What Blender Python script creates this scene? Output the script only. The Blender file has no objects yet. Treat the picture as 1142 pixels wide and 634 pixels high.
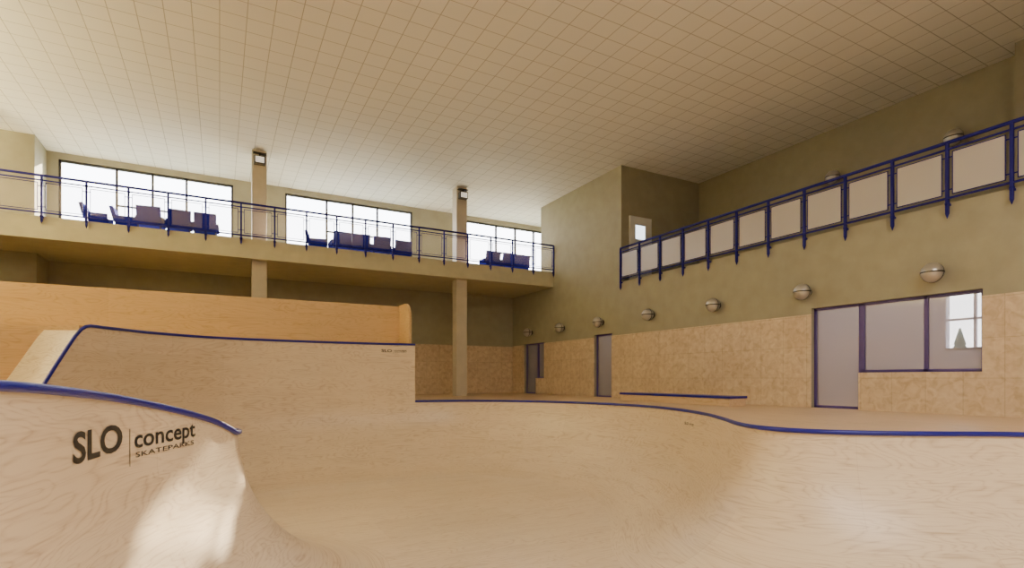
import bpy, bmesh, math, random
from mathutils import Vector, Matrix
from mathutils.geometry import tessellate_polygon
random.seed(3)
C = bpy.context.scene.collection
DK=-0.7; ZF=-2.6; R=1.9; CEIL=7.48; W=12.4; BY=22.9

# ------------------------------------------------------------ materials
def newmat(name):
    m=bpy.data.materials.new(name); m.use_nodes=True
    nt=m.node_tree; b=nt.nodes['Principled BSDF']
    return m,nt,b
def N(nt,t,**k):
    n=nt.nodes.new(t)
    for a,v in k.items(): setattr(n,a,v)
    return n
def ramp(nt,fac,stops):
    r=N(nt,'ShaderNodeValToRGB'); e=r.color_ramp.elements
    e[0].position=stops[0][0]; e[0].color=(*stops[0][1],1)
    e[1].position=stops[-1][0]; e[1].color=(*stops[-1][1],1)
    for p,c in stops[1:-1]:
        x=e.new(p); x.color=(*c,1)
    nt.links.new(fac,r.inputs[0]); return r
def mix(nt,a,b,fac,mode='MIX'):
    m=N(nt,'ShaderNodeMix',data_type='RGBA',blend_type=mode)
    for s,v in ((0,fac),(6,a),(7,b)):
        if hasattr(v,'links') or hasattr(v,'is_linked'): nt.links.new(v,m.inputs[s])
        elif isinstance(v,tuple): m.inputs[s].default_value=(*v,1)
        else: m.inputs[s].default_value=v
    return m.outputs[2]
def mth(nt,op,a,b=None):
    m=N(nt,'ShaderNodeMath',operation=op)
    for i,v in enumerate((a,b)):
        if v is None: continue
        if isinstance(v,(int,float)): m.inputs[i].default_value=v
        else: nt.links.new(v,m.inputs[i])
    return m.outputs[0]
def coords(nt,axes):
    if axes=='UV':
        return N(nt,'ShaderNodeTexCoord').outputs['UV']
    tc=N(nt,'ShaderNodeTexCoord'); s=N(nt,'ShaderNodeSeparateXYZ'); c=N(nt,'ShaderNodeCombineXYZ')
    nt.links.new(tc.outputs['Object'],s.inputs[0])
    for i,a in enumerate(axes):
        nt.links.new(s.outputs['XYZ'.index(a)],c.inputs[i])
    return c.outputs[0]
def mapping(nt,vec,scale,loc=(0,0,0)):
    m=N(nt,'ShaderNodeMapping'); m.inputs['Scale'].default_value=scale; m.inputs['Location'].default_value=loc
    nt.links.new(vec,m.inputs[0]); return m.outputs[0]
def flat(name,col,rough=0.6,metal=0.0,noise=0.06,spec=0.5):
    m,nt,b=newmat(name)
    n=N(nt,'ShaderNodeTexNoise'); n.inputs['Scale'].default_value=3; n.inputs['Detail'].default_value=5
    nt.links.new(coords(nt,'XYZ'),n.inputs['Vector'])
    r=ramp(nt,n.outputs[0],[(0.3,tuple(c*(1-noise) for c in col)),(0.7,tuple(min(1,c*(1+noise)) for c in col))])
    nt.links.new(r.outputs[0],b.inputs['Base Color'])
    b.inputs['Roughness'].default_value=rough; b.inputs['Metallic'].default_value=metal
    b.inputs['Specular IOR Level'].default_value=spec
    return m
def wood(name,axes,light,dark,rough=0.4,sheet=(2.44,1.22),grainscale=1.0,seam=0.85):
    m,nt,b=newmat(name); v=coords(nt,axes)
    br=N(nt,'ShaderNodeTexBrick'); br.offset=0.5
    nt.links.new(v,br.inputs['Vector']); br.inputs['Scale'].default_value=1
    br.inputs['Brick Width'].default_value=sheet[0]; br.inputs['Row Height'].default_value=sheet[1]
    br.inputs['Mortar Size'].default_value=0.003; br.inputs['Mortar Smooth'].default_value=0.1
    br.inputs['Color1'].default_value=(1,1,1,1); br.inputs['Color2'].default_value=(0.93,0.92,0.9,1); br.inputs['Mortar'].default_value=(seam,seam*.97,seam*.94,1)
    n1=N(nt,'ShaderNodeTexNoise'); n1.inputs['Scale'].default_value=1; n1.inputs['Detail'].default_value=2.5; n1.inputs['Distortion'].default_value=0.5
    nt.links.new(mapping(nt,v,(0.55*grainscale,2.6*grainscale,2)),n1.inputs['Vector'])
    rings=mth(nt,'POWER',mth(nt,'ABSOLUTE',mth(nt,'SINE',mth(nt,'MULTIPLY',n1.outputs[0],62))),0.6)
    n2=N(nt,'ShaderNodeTexNoise'); n2.inputs['Scale'].default_value=1; n2.inputs['Detail'].default_value=6
    nt.links.new(mapping(nt,v,(1.6*grainscale,48*grainscale,20)),n2.inputs['Vector'])
    n3=N(nt,'ShaderNodeTexNoise'); n3.inputs['Scale'].default_value=1; n3.inputs['Detail'].default_value=3
    nt.links.new(mapping(nt,v,(0.5,5,1),(3,7,1)),n3.inputs['Vector'])
    g=mth(nt,'ADD',mth(nt,'ADD',mth(nt,'MULTIPLY',rings,0.34),mth(nt,'MULTIPLY',n2.outputs[0],0.85)),mth(nt,'MULTIPLY',n3.outputs[0],0.5))
    r=ramp(nt,g,[(0.52,dark),(0.80,tuple((a*2+c)/3 for a,c in zip(light,dark))),(1.0,light)])
    col=mix(nt,r.outputs[0],br.outputs[0],1.0,'MULTIPLY')
    nt.links.new(col,b.inputs['Base Color'])
    b.inputs['Roughness'].default_value=rough
    bp=N(nt,'ShaderNodeBump'); bp.inputs['Strength'].default_value=0.04; bp.inputs['Distance'].default_value=0.02
    nt.links.new(g,bp.inputs['Height']); nt.links.new(bp.outputs[0],b.inputs['Normal'])
    return m
def stone(name,axes):
    m,nt,b=newmat(name); v=coords(nt,axes)
    br=N(nt,'ShaderNodeTexBrick'); br.offset=0.0
    nt.links.new(v,br.inputs['Vector']); br.inputs['Scale'].default_value=1
    br.inputs['Brick Width'].default_value=0.62; br.inputs['Row Height'].default_value=0.74
    br.inputs['Mortar Size'].default_value=0.007
    br.inputs['Color1'].default_value=(1,1,1,1); br.inputs['Color2'].default_value=(0.92,0.90,0.88,1); br.inputs['Mortar'].default_value=(0.76,0.73,0.68,1)
    n=N(nt,'ShaderNodeTexNoise'); n.inputs['Scale'].default_value=7; n.inputs['Detail'].default_value=9; n.inputs['Distortion'].default_value=0.8
    nt.links.new(v,n.inputs['Vector'])
    r=ramp(nt,n.outputs[0],[(0.3,(0.58,0.43,0.275)),(0.5,(0.71,0.55,0.38)),(0.7,(0.80,0.655,0.475))])
    nt.links.new(mix(nt,r.outputs[0],br.outputs[0],1.0,'MULTIPLY'),b.inputs['Base Color'])
    b.inputs['Roughness'].default_value=0.45
    return m
def ceiltile():
    m,nt,b=newmat('ceiling_tile'); v=coords(nt,'XYZ')
    br=N(nt,'ShaderNodeTexBrick'); br.offset=0.0
    nt.links.new(v,br.inputs['Vector']); br.inputs['Scale'].default_value=1
    br.inputs['Brick Width'].default_value=0.5; br.inputs['Row Height'].default_value=0.5
    br.inputs['Mortar Size'].default_value=0.010; br.inputs['Mortar Smooth'].default_value=0.3
    br.inputs['Color1'].default_value=(0.86,0.84,0.79,1); br.inputs['Color2'].default_value=(0.84,0.82,0.77,1); br.inputs['Mortar'].default_value=(0.47,0.45,0.41,1)
    nt.links.new(br.outputs[0],b.inputs['Base Color']); b.inputs['Roughness'].default_value=0.8
    return m
def glass(name,tint,alpha,rough=0.05):
    m,nt,b=newmat(name); out=nt.nodes['Material Output']
    b.inputs['Base Color'].default_value=(*tint,1); b.inputs['Roughness'].default_value=rough
    t=N(nt,'ShaderNodeBsdfTransparent'); ms=N(nt,'ShaderNodeMixShader')
    n=N(nt,'ShaderNodeTexNoise'); n.inputs['Scale'].default_value=0.6; nt.links.new(coords(nt,'XYZ'),n.inputs['Vector'])
    f=mth(nt,'ADD',mth(nt,'MULTIPLY',n.outputs[0],0.06),alpha-0.03); nt.links.new(f,ms.inputs[0])
    nt.links.new(t.outputs[0],ms.inputs[1]); nt.links.new(b.outputs[0],ms.inputs[2]); nt.links.new(ms.outputs[0],out.inputs[0])
    return m
def emis(name,col,s):
    m,nt,b=newmat(name); b.inputs['Base Color'].default_value=(*col,1)
    b.inputs['Emission Color'].default_value=(*col,1); b.inputs['Emission Strength'].default_value=s
    return m
PL=(0.83,0.685,0.505); PD=(0.59,0.43,0.28)
M_BOWL=wood('bowl_plywood','UV',PL,PD,0.34)
M_BOWLF=wood('bowl_floor_plywood','XYZ',PL,PD,0.34)
M_DECK=wood('deck_plywood','YXZ',(0.75,0.55,0.35),(0.57,0.38,0.22),0.42)
M_PLYX=wood('barrier_plywood','XZY',(0.70,0.48,0.24),(0.52,0.33,0.14),0.5)
M_PLYY=wood('side_plywood','YZX',(0.70,0.48,0.24),(0.52,0.33,0.14),0.5)
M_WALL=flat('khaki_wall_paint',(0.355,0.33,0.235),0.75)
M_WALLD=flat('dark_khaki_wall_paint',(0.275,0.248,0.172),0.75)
M_SLAB=flat('balcony_slab_paint',(0.55,0.51,0.35),0.7)
M_COL=flat('column_paint',(0.54,0.475,0.38),0.6)
M_STY=stone('stone_tile_right','YZX'); M_STX=stone('stone_tile_back','XZY')
M_CEIL=ceiltile()
M_BLUE=flat('navy_coping_paint',(0.006,0.006,0.25),0.35,0.0)
M_RAIL=flat('navy_rail_paint',(0.012,0.010,0.17),0.6,0.0,0.06,0.2)
M_FRB=flat('violet_window_frame',(0.07,0.04,0.22),0.4)
M_FRK=flat('dark_window_frame',(0.03,0.027,0.025),0.5)
M_GL=glass('window_glass',(0.5,0.5,0.55),0.10)
M_GLR=glass('tinted_glass',(0.40,0.37,0.40),0.55,0.04)
M_PANL=glass('rail_panel_glass',(0.85,0.76,0.70),0.10,0.3)
M_PANR=glass('rail_panel_frosted',(0.57,0.53,0.50),0.85,0.3)
M_CHAIR=flat('blue_upholstery',(0.010,0.012,0.22),0.9,0,0.06,0.05)
M_MET=flat('brushed_metal',(0.55,0.52,0.48),0.3,0.6)
M_DARK=flat('dark_metal',(0.05,0.045,0.04),0.4,0.5)
M_WHITE=flat('white_paint',(0.8,0.8,0.78),0.5)
M_ROOM=flat('mauve_room_paint',(0.60,0.54,0.57),0.7)
M_INK=flat('black_ink',(0.02,0.018,0.018),0.5)
M_GREY=flat('outer_ground',(0.2,0.22,0.15),0.9)
M_LEAF=flat('conifer_needles',(0.03,0.06,0.04),0.9)

# ------------------------------------------------------------ mesh builder
class B:
    def __init__(s,name,mats): s.bm=bmesh.new(); s.name=name; s.mats=mats
    def box(s,a,b,m=0):
        x0,y0,z0=a; x1,y1,z1=b
        v=[s.bm.verts.new(p) for p in ((x0,y0,z0),(x1,y0,z0),(x1,y1,z0),(x0,y1,z0),(x0,y0,z1),(x1,y0,z1),(x1,y1,z1),(x0,y1,z1))]
        for f in ((3,2,1,0),(4,5,6,7),(0,1,5,4),(1,2,6,5),(2,3,7,6),(3,0,4,7)):
            fc=s.bm.faces.new([v[i] for i in f]); fc.material_index=m
    def cyl(s,p0,p1,r,m=0,seg=12,r2=None):
        p0=Vector(p0);p1=Vector(p1);d=p1-p0
        mt=Matrix.Translation((p0+p1)/2)@d.to_track_quat('Z','Y').to_matrix().to_4x4()
        g=bmesh.ops.create_cone(s.bm,cap_ends=True,segments=seg,radius1=r,radius2=r if r2 is None else r2,depth=d.length,matrix=mt)
        for f in {f for v in g['verts'] for f in v.link_faces}: f.material_index=m; f.smooth=len(f.verts)==4
    def sph(s,c,r,m=0,seg=16,sc=(1,1,1)):
        g=bmesh.ops.create_uvsphere(s.bm,u_segments=seg,v_segments=seg//2+2,radius=r,matrix=Matrix.Translation(c)@Matrix.Diagonal((*sc,1)))
        for f in {f for v in g['verts'] for f in v.link_faces}: f.material_index=m; f.smooth=True
    def prism(s,poly,fn,m=0):
        n=len(poly); a=[s.bm.verts.new(fn(p,0)) for p in poly]; b=[s.bm.verts.new(fn(p,1)) for p in poly]
        for i in range(n):
            f=s.bm.faces.new((a[i],a[(i+1)%n],b[(i+1)%n],b[i])); f.material_index=m
        for L in (a,b):
            for t in tessellate_polygon([[v.co for v in L]]):
                try:
                    f=s.bm.faces.new([L[i] for i in t]); f.material_index=m
                except ValueError: pass
    def done(s,bevel=0,norm=True):
        if norm: bmesh.ops.recalc_face_normals(s.bm,faces=s.bm.faces[:])
        me=bpy.data.meshes.new(s.name); s.bm.to_mesh(me); s.bm.free()
        for m in s.mats: me.materials.append(m)
        o=bpy.data.objects.new(s.name,me); C.objects.link(o)
        if bevel:
            md=o.modifiers.new('bevel','BEVEL'); md.width=bevel; md.segments=2; md.limit_method='ANGLE'
        return o
def panel(b,axis,c0,c1,ur,zr,holes,m=0):
    us=sorted({ur[0],ur[1],*[h[0] for h in holes],*[h[1] for h in holes]}); us=[u for u in us if ur[0]<=u<=ur[1]]
    zs=sorted({zr[0],zr[1],*[h[2] for h in holes],*[h[3] for h in holes]}); zs=[z for z in zs if zr[0]<=z<=zr[1]]
    for i in range(len(us)-1):
        um=(us[i]+us[i+1])/2; runs=[]
        for j in range(len(zs)-1):
            zm=(zs[j]+zs[j+1])/2
            if any(h[0]<um<h[1] and h[2]<zm<h[3] for h in holes): continue
            if runs and abs(runs[-1][1]-zs[j])<1e-6: runs[-1][1]=zs[j+1]
            else: runs.append([zs[j],zs[j+1]])
        for z0,z1 in runs:
            if axis=='X': b.box((c0,us[i],z0),(c1,us[i+1],z1),m)
            else: b.box((us[i],c0,z0),(us[i+1],c1,z1),m)

# ------------------------------------------------------------ room shell
XL=-10.0; YB=-9.0; XR=16.2
doors=[(6.87,7.96,DK,1.66),(4.67,6.87,0.12,1.66),(15.4,16.45,DK,1.62),(20.7,21.75,DK,1.56),(20.0,20.7,0.0,1.56)]
b=B('wall_right',[M_WALL])
panel(b,'X',W,W+0.3,(YB,14.9),(DK,3.38),doors)
panel(b,'X',W,W+0.3,(14.9,20.3),(DK,CEIL),doors)
panel(b,'X',W,W+0.3,(20.3,BY),(DK,3.85),doors)
b.box((W+0.3,14.9,3.4),(XR,15.2,CEIL)); b.box((W+0.3,20.0,3.85),(XR,20.3,CEIL))
b.done()
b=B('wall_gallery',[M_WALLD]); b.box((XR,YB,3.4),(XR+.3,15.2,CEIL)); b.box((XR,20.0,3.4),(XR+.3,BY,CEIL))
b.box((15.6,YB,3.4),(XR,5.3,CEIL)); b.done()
b=B('trim_wainscot_right',[M_STY]); panel(b,'X',W-0.03,W,(YB,BY-.03),(DK,1.52),doors); b.done()
b=B('trim_wainscot_back',[M_STX]); panel(b,'Y',BY-0.03,BY,(XL,W-.03),(DK,1.5),[]); b.done()
wins=[(-4.7,.45,4.47,7.27),(2.26,7.42,4.47,7.27),(9.97,15.1,4.47,7.27),(-5.36,-5.02,4.47,7.2)]
b=B('wall_back',[M_WALL]); panel(b,'Y',BY,BY+.3,(XL,XR+.3),(DK,CEIL),wins)
b.box((-7.5,21.6,DK),(-4.95,BY,3.85)); b.box((-7.5,21.6,4.47),(-5.0,BY,CEIL)); b.done()
b=B('wall_left',[M_WALL]); b.box((XL-.3,YB,DK),(XL,BY+.3,CEIL)); b.done()
b=B('wall_front',[M_WALL]); b.box((XL,YB-.3,DK),(XR+.3,YB,CEIL)); b.done()
b=B('ceiling',[M_CEIL]); b.box((XL-.3,YB-.3,CEIL),(XR+.3,BY+.3,CEIL+.3)); b.done()
b=B('balcony_slab',[M_SLAB]); b.box((XL,19.3,3.85),(W,BY,4.47)); b.box((W,20.3,3.85),(XR,BY,4.47)); b.done()
b=B('gallery_floor',[M_WALL]); b.box((W+.3,YB,3.08),(XR,14.9,3.38)); b.done()
for k,w in enumerate(wins[:3]):
    x0,x1,z0,z1=w; b=B('window_%d'%(k+1),[M_FRK,M_GL]); t=.07
    for a,c in (((x0,z0),(x0+t,z1)),((x1-t,z0),(x1,z1)),((x0,z0),(x1,z0+t)),((x0,z1-t),(x1,z1))):
        b.box((a[0],BY+.05,a[1]),(c[0],BY+.15,c[1]))
    for mx in (1.57,2.61,3.64): b.box((x0+mx-.035,BY+.05,z0),(x0+mx+.035,BY+.15,z1))
    b.box((x0+1.57,BY+.06,5.95),(x0+3.64,BY+.14,6.0))
    b.box((x0+t,BY+.09,z0+t),(x1-t,BY+.10,z1-t),1); b.done()
def framed(name,y0,y1,z0,z1,mull=(),full=True):
    b=B(name,[M_FRB,M_GLR]); t=.06; xa,xb=W+.1,W+.18
    b.box((xa,y0,z0),(xb,y0+t,z1)); b.box((xa,y1-t,z0),(xb,y1,z1)); b.box((xa,y0,z1-t),(xb,y1,z1)); b.box((xa,y0,z0),(xb,y1,z0+t))
    for m in mull: b.box((xa,m-.035,z0),(xb,m+.035,z1))
    b.box((xa+.03,y0+t,z0+t),(xa+.045,y1-t,z1-t),1)
    return b.done()
framed('door_1',6.87,7.96,DK,1.66); framed('window_4',4.67,6.87,.12,1.66,(5.63,),False)
framed('door_2',15.4,16.45,DK,1.62); framed('door_3',20.7,21.75,DK,1.56); framed('window_5',20.0,20.7,0,1.56,(),False)
b=B('wall_office',[M_ROOM,M_FRK])
panel(b,'X',16.3,16.5,(1.0,BY),(DK,3.0),[(5.72,6.9,.75,2.15)])  # the window opening stands in for a window reflected in the front glass
b.box((W+.3,1.0,DK),(16.3,1.15,3.0)); b.box((W+.3,13.5,DK),(16.3,13.65,3.0)); b.box((W+.3,22.6,DK),(16.3,BY,3.0)); b.box((W+.3,18.5,DK),(16.3,18.65,3.0))
b.box((16.32,6.28,.75),(16.4,6.33,2.15),0); b.box((16.32,5.72,1.45),(16.4,6.9,1.5),0)
b.box((16.3,5.7,.70),(16.44,6.92,.76),0)
b.done()
b=B('ceiling_office',[M_ROOM]); b.box((W+.3,1,3.0),(16.5,BY,3.07)); b.done()
b=B('door_4',[M_WHITE,emis('door_pane_daylight_glow',(0.8,0.9,1.0),3)])  # pane emission stands in for daylight; it is no lamp
panel(b,'Y',14.84,14.9,(12.75,13.75),(3.4,5.75),[(13.0,13.45,4.95,5.45)]); b.box((13.0,14.86,4.95),(13.45,14.88,5.45),1); b.done()

for x in (1.15,8.34,-6.05):
    b=B('column',[M_COL]); b.box((x-.22,19.58,DK),(x+.22,20.02,3.85)); b.box((x-.22,19.58,4.47),(x+.22,20.02,CEIL)); b.done(.01)
    b=B('column_floodlight',[M_DARK,emis('floodlight_lens',(1,.95,.85),.6)])
    b.box((x-.17,19.36,6.98),(x+.17,19.58,7.24)); b.box((x-.13,19.34,7.01),(x+.13,19.362,7.2),1)
    b.cyl((x,19.47,7.24),(x,19.47,7.34),.03); b.box((x-.2,19.4,7.33),(x+.2,19.58,7.36)); b.done(.01)

def railing(name,along,c,u0,u1,step,z0,h,pm,drop,sgn):
    b=B(name,[M_RAIL,pm])
    P=(lambda u,o,z:(u,c+o*sgn,z)) if along=='X' else (lambda u,o,z:(c+o*sgn,u,z))
    def bx(ua,ub,oa,ob,za,zb,m=0):
        p,q=P(ua,oa,za),P(ub,ob,zb); b.box(tuple(min(a,c2) for a,c2 in zip(p,q)),tuple(max(a,c2) for a,c2 in zip(p,q)),m)
    b.cyl(P(u0,0,z0+h),P(u1,0,z0+h),.034); b.cyl(P(u0,0,z0+h-.13),P(u1,0,z0+h-.13),.020)
    b.cyl(P(u0,0,z0+.08),P(u1,0,z0+.08),.022)
    n=int(round((u1-u0)/step)); st=(u1-u0)/n
    for i in range(n+1):
        u=u0+i*st
        bx(u-.026,u+.026,-.026,.026,z0-drop,z0+h)
        b.sph(P(u,0,z0+h-.13),.042,0,10); b.sph(P(u,0,z0-.02),.044,0,10)
        b.cyl(P(u,0,z0-drop),P(u,0,z0-drop-.09),.034,0,8,.004)
        bx(u-.03,u+.03,.0,.10,z0-.06,z0-.02)
        if i<n:
            ua,ub=u+.08,u+st-.08; za,zb=z0+.14,z0+h-.19
            bx(ua,ub,-.006,.006,za,zb,1)
            for q in ((ua,ua+.016,za,zb),(ub-.016,ub,za,zb),(ua,ub,za,za+.016),(ua,ub,zb-.016,zb)): bx(q[0],q[1],-.011,.011,q[2],q[3])
            for zz in (za+.1,zb-.1):
                bx(u,ua,-.008,.008,zz-.01,zz+.01); bx(ub,u+st,-.008,.008,zz-.01,zz+.01)
    return b.done()
railing('balcony_railing','X',19.22,-9.2,12.36,1.0,4.47,1.1,M_PANL,.14,1)
railing('gallery_railing','Y',12.32,-3.5,14.85,.966,3.38,1.15,M_PANR,.22,1)

def globe(name,p,nx,r=.19):
    b=B(name,[M_MET,M_DARK,M_WHITE]); x,y,z=p; n=Vector(nx); c=Vector(p)+n*(r+.03)
    b.cyl(Vector(p),Vector(p)+n*.05,.1,1); b.cyl(Vector(p)+n*.04,c,.05,1)
    b.sph(c,r,0,24)
    g=bmesh.ops.create_cone(b.bm,cap_ends=False,segments=32,radius1=r*1.03,radius2=r*1.03,depth=.03,matrix=Matrix.Translation(c))
    for f in {f for v in g['verts'] for f in v.link_faces}: f.material_index=1
    g=bmesh.ops.create_cone(b.bm,cap_ends=False,segments=32,radius1=r*1.03,radius2=r*1.03,depth=.025,matrix=Matrix.Translation(c)@Matrix.Rotation(math.pi/2,4,n.cross(Vector((0,0,1)))))
    for f in {f for v in g['verts'] for f in v.link_faces}: f.material_index=1
    b.done()
for y in (21.1,18.52,15.96,13.33,10.7,8.05,5.38,2.7): globe('wall_globe_lamp',(W,y,2.05),(-1,0,0))
for y in (9.6,6.6): globe('wall_globe_lamp',(XR,y,5.95),(-1,0,0),.2)
globe('wall_globe_lamp',(9.6,BY,2.35),(0,-1,0),.17)

# ------------------------------------------------------------ bowl
E=0.98
ctrl=[(-1.9,-1,DK),(-2.0,.8,-.3),(-1.7,2.5,-.02),(-1.07,4.0,-.05),(-.75,5.5,-.18),(-.36,6.4,-.346),(-.04,7.1,-.52),(.17,7.55,DK),
(.18,7.95,DK),(-.2,8.35,DK),(-1.0,8.7,DK),(-2.1,9.1,DK),(-2.8,9.9,DK),(-3.0,10.8,DK),(-2.8,11.5,DK),(-2.27,12.6,E),(-1.85,13.4,E),(-1.1,14.4,E),
(.1,15.2,E),(2.3,15.6,E),(5.1,15.5,E),(6.6,15.05,DK),(7.95,14.0,DK),(8.75,12.6,DK),(9.15,11.1,DK),(9.1,9.7,DK),(8.75,8.5,DK),(8.15,7.3,DK),(7.5,6.35,DK),
(6.85,5.5,DK),(6.6,4.9,DK),(6.75,4.3,DK),(7.4,3.65,DK),(8.6,2.85,DK),(9.6,1.6,DK),(10.0,0,DK),(9.7,-2,DK),(8.2,-4,DK),(6,-5,DK),(3,-5.1,DK),(.5,-4.4,DK),(-1.2,-3,DK)]
JUMP=20; EXT0=15
pts=[];zs=[]
n=len(ctrl); K=8
jidx=None; e0=None
for i in range(n):
    p0,p1,p2,p3=[Vector(ctrl[(i+j-1)%n][:2]) for j in range(4)]
    for k in range(K):
        t=k/K
        p=.5*((2*p1)+(p2-p0)*t+(2*p0-5*p1+4*p2-p3)*t*t+(3*p1-p0-3*p2+p3)*t**3)
        z1,z2=ctrl[i][2],ctrl[(i+1)%n][2]
        if i==JUMP:
            if k==0:
                jidx=len(pts); pts.append(p); zs.append(E); pts.append(p.copy()); zs.append(DK); continue
            z=DK
        else:
            z=z1+(z2-z1)*t
        if i==EXT0 and k==0: e0=len(pts)
        pts.append(p); zs.append(z)
NP=len(pts)
for it in range(3):
    nz=zs[:]
    for i in range(NP):
        if i in (jidx,jidx+1,jidx-1,jidx+2): continue
        nz[i]=(zs[i-1]+2*zs[i]+zs[(i+1)%NP])/4
    zs=nz
nor=[]
for i in range(NP):
    a=pts[(i-2)%NP]; c=pts[(i+2)%NP]; d=(c-a).normalized(); nor.append(Vector((d.y,-d.x)))
arc=[0]
for i in range(1,NP): arc.append(arc[-1]+(pts[i]-pts[i-1]).length)
def dist(q):
    best=1e9
    for i in range(NP):
        a=pts[i]; d=pts[(i+1)%NP]-a; L=d.length_squared
        t=0 if L<1e-12 else max(0,min(1,(q-a).dot(d)/L))
        best=min(best,(a+d*t-q).length)
    return best
def zoff(s): 
    if s>=R: return ZF
    return ZF+R-math.sqrt(max(0,R*R-(R-s)**2))
NT=4; NA=18
def column(i):
    out=[]
    for k in range(NT): 
        z=zs[i]+(DK-zs[i])*k/NT
        out.append((Vector((pts[i].x,pts[i].y,z)),DK-z))
    for k in range(NA+1):
        a=k/NA*math.pi/2; s=R*(1-math.cos(a)); q=pts[i]+nor[i]*s
        d=dist(q) if k>1 else s
        out.append((Vector((q.x,q.y,zoff(min(d,s) if d<s-.01 else s))),-R*a))
    return out
cols=[column(i) for i in range(NP)]
bm=bmesh.new(); uvl=bm.loops.layers.uv.new('UVMap')
V=[[bm.verts.new(p) for p,_ in c] for c in cols]
L=arc[-1]+(pts[0]-pts[-1]).length
for i in range(NP):
    j=(i+1)%NP
    if i==jidx: continue
    for k in range(len(V[0])-1):
        vs=[V[i][k],V[i][k+1],V[j][k+1],V[j][k]]
        if (vs[0].co-vs[1].co).length<1e-4 and (vs[3].co-vs[2].co).length<1e-4: continue
        f=bm.faces.new(vs); f.smooth=True
        si=arc[i]; sj=arc[j] if j else L
        for lp,uv in zip(f.loops,((si,cols[i][k][1]),(si,cols[i][k+1][1]),(sj,cols[j][k+1][1]),(sj,cols[j][k][1]))):
            lp[uvl].uv=uv
inner=[Vector((p.x,p.y,ZF-.003)) for p in pts if True]
fv=[bm.verts.new(q) for q in inner]
for t in tessellate_polygon([inner]):
    try:
        f=bm.faces.new([fv[i] for i in t]); f.material_index=1
    except ValueError: pass
for f in bm.faces:
    f.normal_update()
me=bpy.data.meshes.new('skate_bowl'); bm.to_mesh(me); bm.free()
me.materials.append(M_BOWL); me.materials.append(M_BOWLF)
bowl=bpy.data.objects.new('skate_bowl',me); C.objects.link(bowl)

outer=[Vector((XL,YB,DK)),Vector((16.3,YB,DK)),Vector((16.3,BY,DK)),Vector((XL,BY,DK))]
hole=[Vector((pts[i].x,pts[i].y,DK)) for i in range(NP) if i!=jidx][::-1]
bm=bmesh.new(); al=[bm.verts.new(v) for v in outer+hole]
for t in tessellate_polygon([outer,hole]):
    try: bm.faces.new([al[i] for i in t])
    except ValueError: pass
for f in bm.faces:
    f.normal_update()
    if f.normal.z<0: f.normal_flip()
me=bpy.data.meshes.new('floor'); bm.to_mesh(me); bm.free(); me.materials.append(M_DECK)
o=bpy.data.objects.new('floor',me); C.objects.link(o)

def lipdeck(name,idx,w):
    b=B(name,[M_BOWLF,M_PLYY]); A=[];D=[];G=[]
    for i in idx:
        p=pts[i]-nor[i]*.005; q=pts[i]-nor[i]*w
        A.append(b.bm.verts.new((p.x,p.y,zs[i]))); D.append(b.bm.verts.new((q.x,q.y,zs[i]))); G.append(b.bm.verts.new((q.x,q.y,DK)))
    for k in range(len(idx)-1):
        b.bm.faces.new((A[k],A[k+1],D[k+1],D[k])).smooth=True
        f=b.bm.faces.new((D[k],D[k+1],G[k+1],G[k])); f.material_index=1
    return b.done()
lipdeck('raised_ramp_deck',[i for i in range(0,7*K+4) if zs[i]>DK+.01],.6)
lipdeck('roll_down_deck',[i for i in range(13*K,e0+1) if zs[i]>DK+.01]+[e0+1,e0+2],.65)
poly=[(pts[i].x-nor[i].x*.02,pts[i].y-nor[i].y*.02) for i in range(e0,jidx+1)]
poly+=[(5.12,16.95),(XL+.02,16.95),(XL+.02,12.95),(-2.95,12.95)]
b=B('upper_platform',[M_PLYX]); b.prism(poly,lambda p,k:(p[0],p[1],DK+.003 if k==0 else E-.004)); b.done()
b=B('plywood_barrier',[M_PLYX,M_PLYY]); b.box((XL+.02,16.6,E),(4.95,16.66,2.24))
rp=[(15.6,E),(16.66,E),(16.66,2.26)]+[(15.6+.45-.45*math.sin(a*math.pi/16),2.26-.45+.45*math.cos(a*math.pi/16)) for a in range(9)]
b.prism(rp,lambda p,k:(4.95+.07*k,p[0],p[1]),1)
for x in range(-9,5,2): b.box((x,16.66,E),(x+.05,16.9,2.0))
b.done()

def tube(name,idx,r,mat):
    cu=bpy.data.curves.new(name,'CURVE'); cu.dimensions='3D'; cu.bevel_depth=r; cu.bevel_resolution=4; cu.use_fill_caps=True
    sp=cu.splines.new('POLY'); sp.points.add(len(idx)-1)
    for k,i in enumerate(idx):
        p=pts[i]+nor[i]*.012; sp.points[k].co=(p.x,p.y,zs[i]+.012,1)
    cu.materials.append(mat); o=bpy.data.objects.new(name,cu); C.objects.link(o); return o
idx=[(jidx+1+k)%NP for k in range(NP)]
tube('bowl_coping',idx,.032,M_BLUE)

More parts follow.
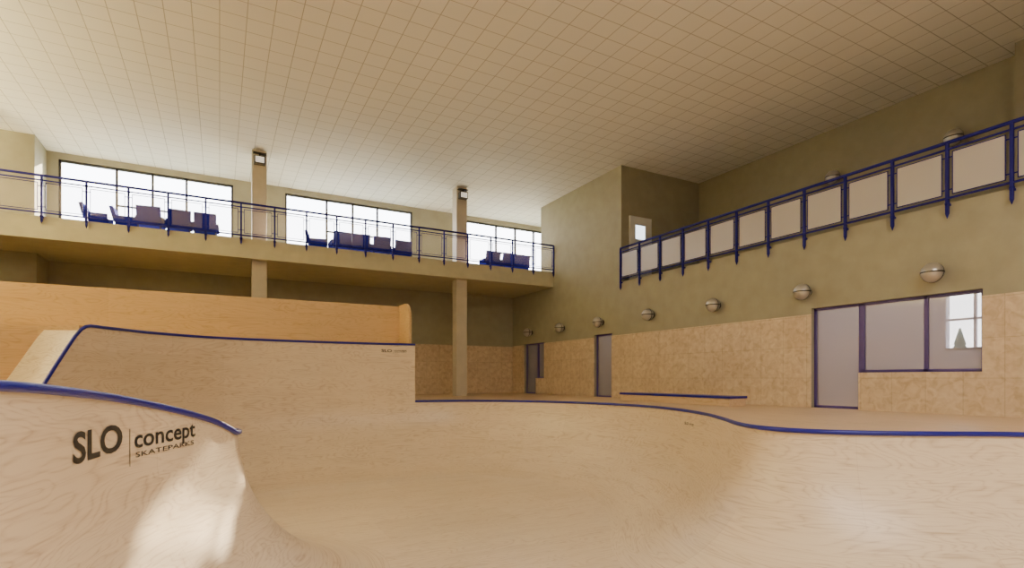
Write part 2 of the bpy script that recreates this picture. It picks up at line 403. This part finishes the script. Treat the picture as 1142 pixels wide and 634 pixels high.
def surf(s,z):
    s%=L
    for i in range(NP):
        s1=arc[i+1] if i+1<NP else L
        if arc[i]<=s<=s1 and s1>arc[i]: break
    t=(s-arc[i])/(s1-arc[i]); j=(i+1)%NP
    p=pts[i].lerp(pts[j],t); nn=nor[i].lerp(nor[j],t).normalized()
    if z>=DK: o=0
    else: o=R-math.sqrt(max(0,R*R-(DK-z)**2))
    q=p+nn*(o+.006); return Vector((q.x,q.y,z))
def nearest_s(x,y):
    i=min(range(NP),key=lambda i:(pts[i]-Vector((x,y))).length); return arc[i]
def decal(parent,txt,s0,z0,w,h,bold):
    cu=bpy.data.curves.new('t','FONT'); cu.body=txt; cu.size=1; cu.offset=bold; cu.resolution_u=4
    ob=bpy.data.objects.new('t',cu); C.objects.link(ob); bpy.context.view_layer.update()
    me=bpy.data.meshes.new_from_object(ob.evaluated_get(bpy.context.evaluated_depsgraph_get()))
    bpy.data.objects.remove(ob)
    bmm=bmesh.new(); bmm.from_mesh(me)
    xs=[v.co.x for v in bmm.verts]; x0,x1=min(xs),max(xs)
    cap=.7
    for v in bmm.verts:
        v.co=surf(s0+(v.co.x-x0)/(x1-x0)*w, z0+v.co.y/cap*h)
    bmm.to_mesh(me); bmm.free(); me.materials.clear(); me.materials.append(M_INK)
    o=bpy.data.objects.new('lettering_'+txt.lower().replace(' ','_'),me); C.objects.link(o); o.parent=parent
def logo(s0,z0,k,slope=0):
    e=bpy.data.objects.new('ramp_logo',None); C.objects.link(e)
    decal(e,'SLO',s0,z0+.02*k,.84*k,.215*k,.024)
    decal(e,'|',s0+.95*k,z0-(.02+slope*.6)*k,.010*k,.25*k,0)
    decal(e,'concept',s0+1.03*k,z0+(.075-slope)*k,1.02*k,.16*k,.016)
    decal(e,'SKATEPARKS',s0+1.05*k,z0-(.01+slope)*k,.97*k,.045*k,.002)
logo(nearest_s(-.97,4.6)+.17,-.62,1.0,.07)
logo(nearest_s(4.1,15.55),E-.23,.36)
logo(nearest_s(8.6,8.3),-.98,.24)

b=B('grind_ledge',[M_DECK,M_BLUE]); b.box((11.05,9.2,DK),(11.65,13.3,DK+.19)); b.box((11.02,9.17,DK+.19),(11.68,13.33,DK+.25),1); b.done(.01)

def chair(x,y,rot):
    b=B('lounge_chair',[M_CHAIR,M_DARK])
    b.box((-.32,-.3,.32),(.32,.3,.46)); 
    b.prism([(.22,.42),(.34,.42),(.46,.88),(.36,.9)],lambda p,k:(-.32+.64*k,p[0],p[1]))
    b.box((-.38,-.28,.40),(-.32,.3,.60)); b.box((.32,-.28,.40),(.38,.3,.60))
    for sx in (-.3,.3):
        for sy in (-.25,.27): b.cyl((sx,sy,0),(sx,sy,.33),.02,1,8)
    o=b.done(.02); o.location=(x,y,4.47); o.rotation_euler=(0,0,rot)
for x,y,r in ((-3.3,21,1.5),(-2.55,21,1.5),(-1.9,20.6,3.0),(-1.15,20.6,3.2),(-.4,20.6,3.1),(3.2,21,1.4),(3.95,20.8,3.2),(4.7,20.8,3.0),(5.45,20.8,3.1),(6.3,21.0,3.2),(10.2,20.9,3.1),(10.95,20.9,3.2),(11.7,21,3.1)):
    chair(x,y,r)

b=B('ground',[M_GREY]); b.box((-200,-200,-3.2),(200,200,-2.9)); b.done()
b=B('reflection_conifer',[M_LEAF,M_DARK]); c=Vector((40,16.2,-3.9)); b.cyl(c,c+Vector((0,0,3)),.2,1)  # added outside the office opening in place of a tree reflected in the glass
for k in range(9):
    z=1.0+k*.62; r=2.0*(1-k/9.5); b.cyl(c+Vector((0,0,z)),c+Vector((0,0,z+1.0)),r,0,11,r*.15)
b.done()

# ------------------------------------------------------------ lights
def area(name,loc,rot,sx,sy,e,col):
    l=bpy.data.lights.new(name,'AREA'); l.shape='RECTANGLE'; l.size=sx; l.size_y=sy; l.energy=e; l.color=col
    o=bpy.data.objects.new(name,l); o.location=loc; o.rotation_euler=rot; C.objects.link(o); return o
sd=Vector((.69,1,.49)).normalized()
s=bpy.data.lights.new('sun','SUN'); s.energy=45; s.angle=.010; s.color=(1,.83,.58)
o=bpy.data.objects.new('sun',s); o.rotation_euler=sd.to_track_quat('Z','Y').to_euler(); o.location=(20,40,15); C.objects.link(o)
b=B('added_fill_housing',[M_WHITE]); b.box((-1.05,-6.05,7.36),(7.05,-1.95,CEIL)); b.done()  # invented housing around the fill light behind the camera
area('added_ceiling_fill',(3,-4,7.34),(0,0,0),8,4,1500,(1,.92,.84))  # unseen area light added behind the camera to brighten the hall
b=B('added_bounce_trough',[M_WHITE]); b.box((XL,10,3.9),(XL+.05,18,4.2)); b.box((XL,10,3.85),(XL+1.4,18,3.92)); b.box((XL+1.35,10,3.9),(XL+1.4,18,4.05)); b.done()  # invented trough, added only to carry the fill light out of view
area('warm_bounce_fill',(XL+.7,14,4.0),(math.pi,math.radians(-18),0),1.1,7.6,4200,(1,.84,.45))  # added fill, imitates warm sunlight bounced onto the left of the ceiling
area('office_fill',(14.5,8,2.9),(0,0,0),2,8,240,(1,.92,.96))  # added fill without a fixture, brightens the room behind the tinted glass
area('back_room_fill',(14.3,18,2.9),(0,0,0),2,4,80,(1,.95,.88))  # added fill without a fixture, in the rooms behind the far doors
w=bpy.data.worlds.new('world'); bpy.context.scene.world=w; w.use_nodes=True; nt=w.node_tree
bg=nt.nodes['Background']; tc=N(nt,'ShaderNodeTexCoord'); sp=N(nt,'ShaderNodeSeparateXYZ'); nt.links.new(tc.outputs['Generated'],sp.inputs[0])
r=ramp(nt,sp.outputs[2],[(0.0,(1.0,.96,.93)),(0.3,(.86,.89,.97)),(.8,(.4,.6,.95))]); nt.links.new(r.outputs[0],bg.inputs[0]); bg.inputs[1].default_value=15

cd=bpy.data.cameras.new('camera'); cd.sensor_width=36; cd.lens=604/1142*36; cd.shift_y=105/1142; cd.clip_start=.05; cd.clip_end=600
co=bpy.data.objects.new('camera',cd); co.rotation_euler=(math.pi/2,0,-math.radians(28.36)); C.objects.link(co)
bpy.context.scene.camera=co
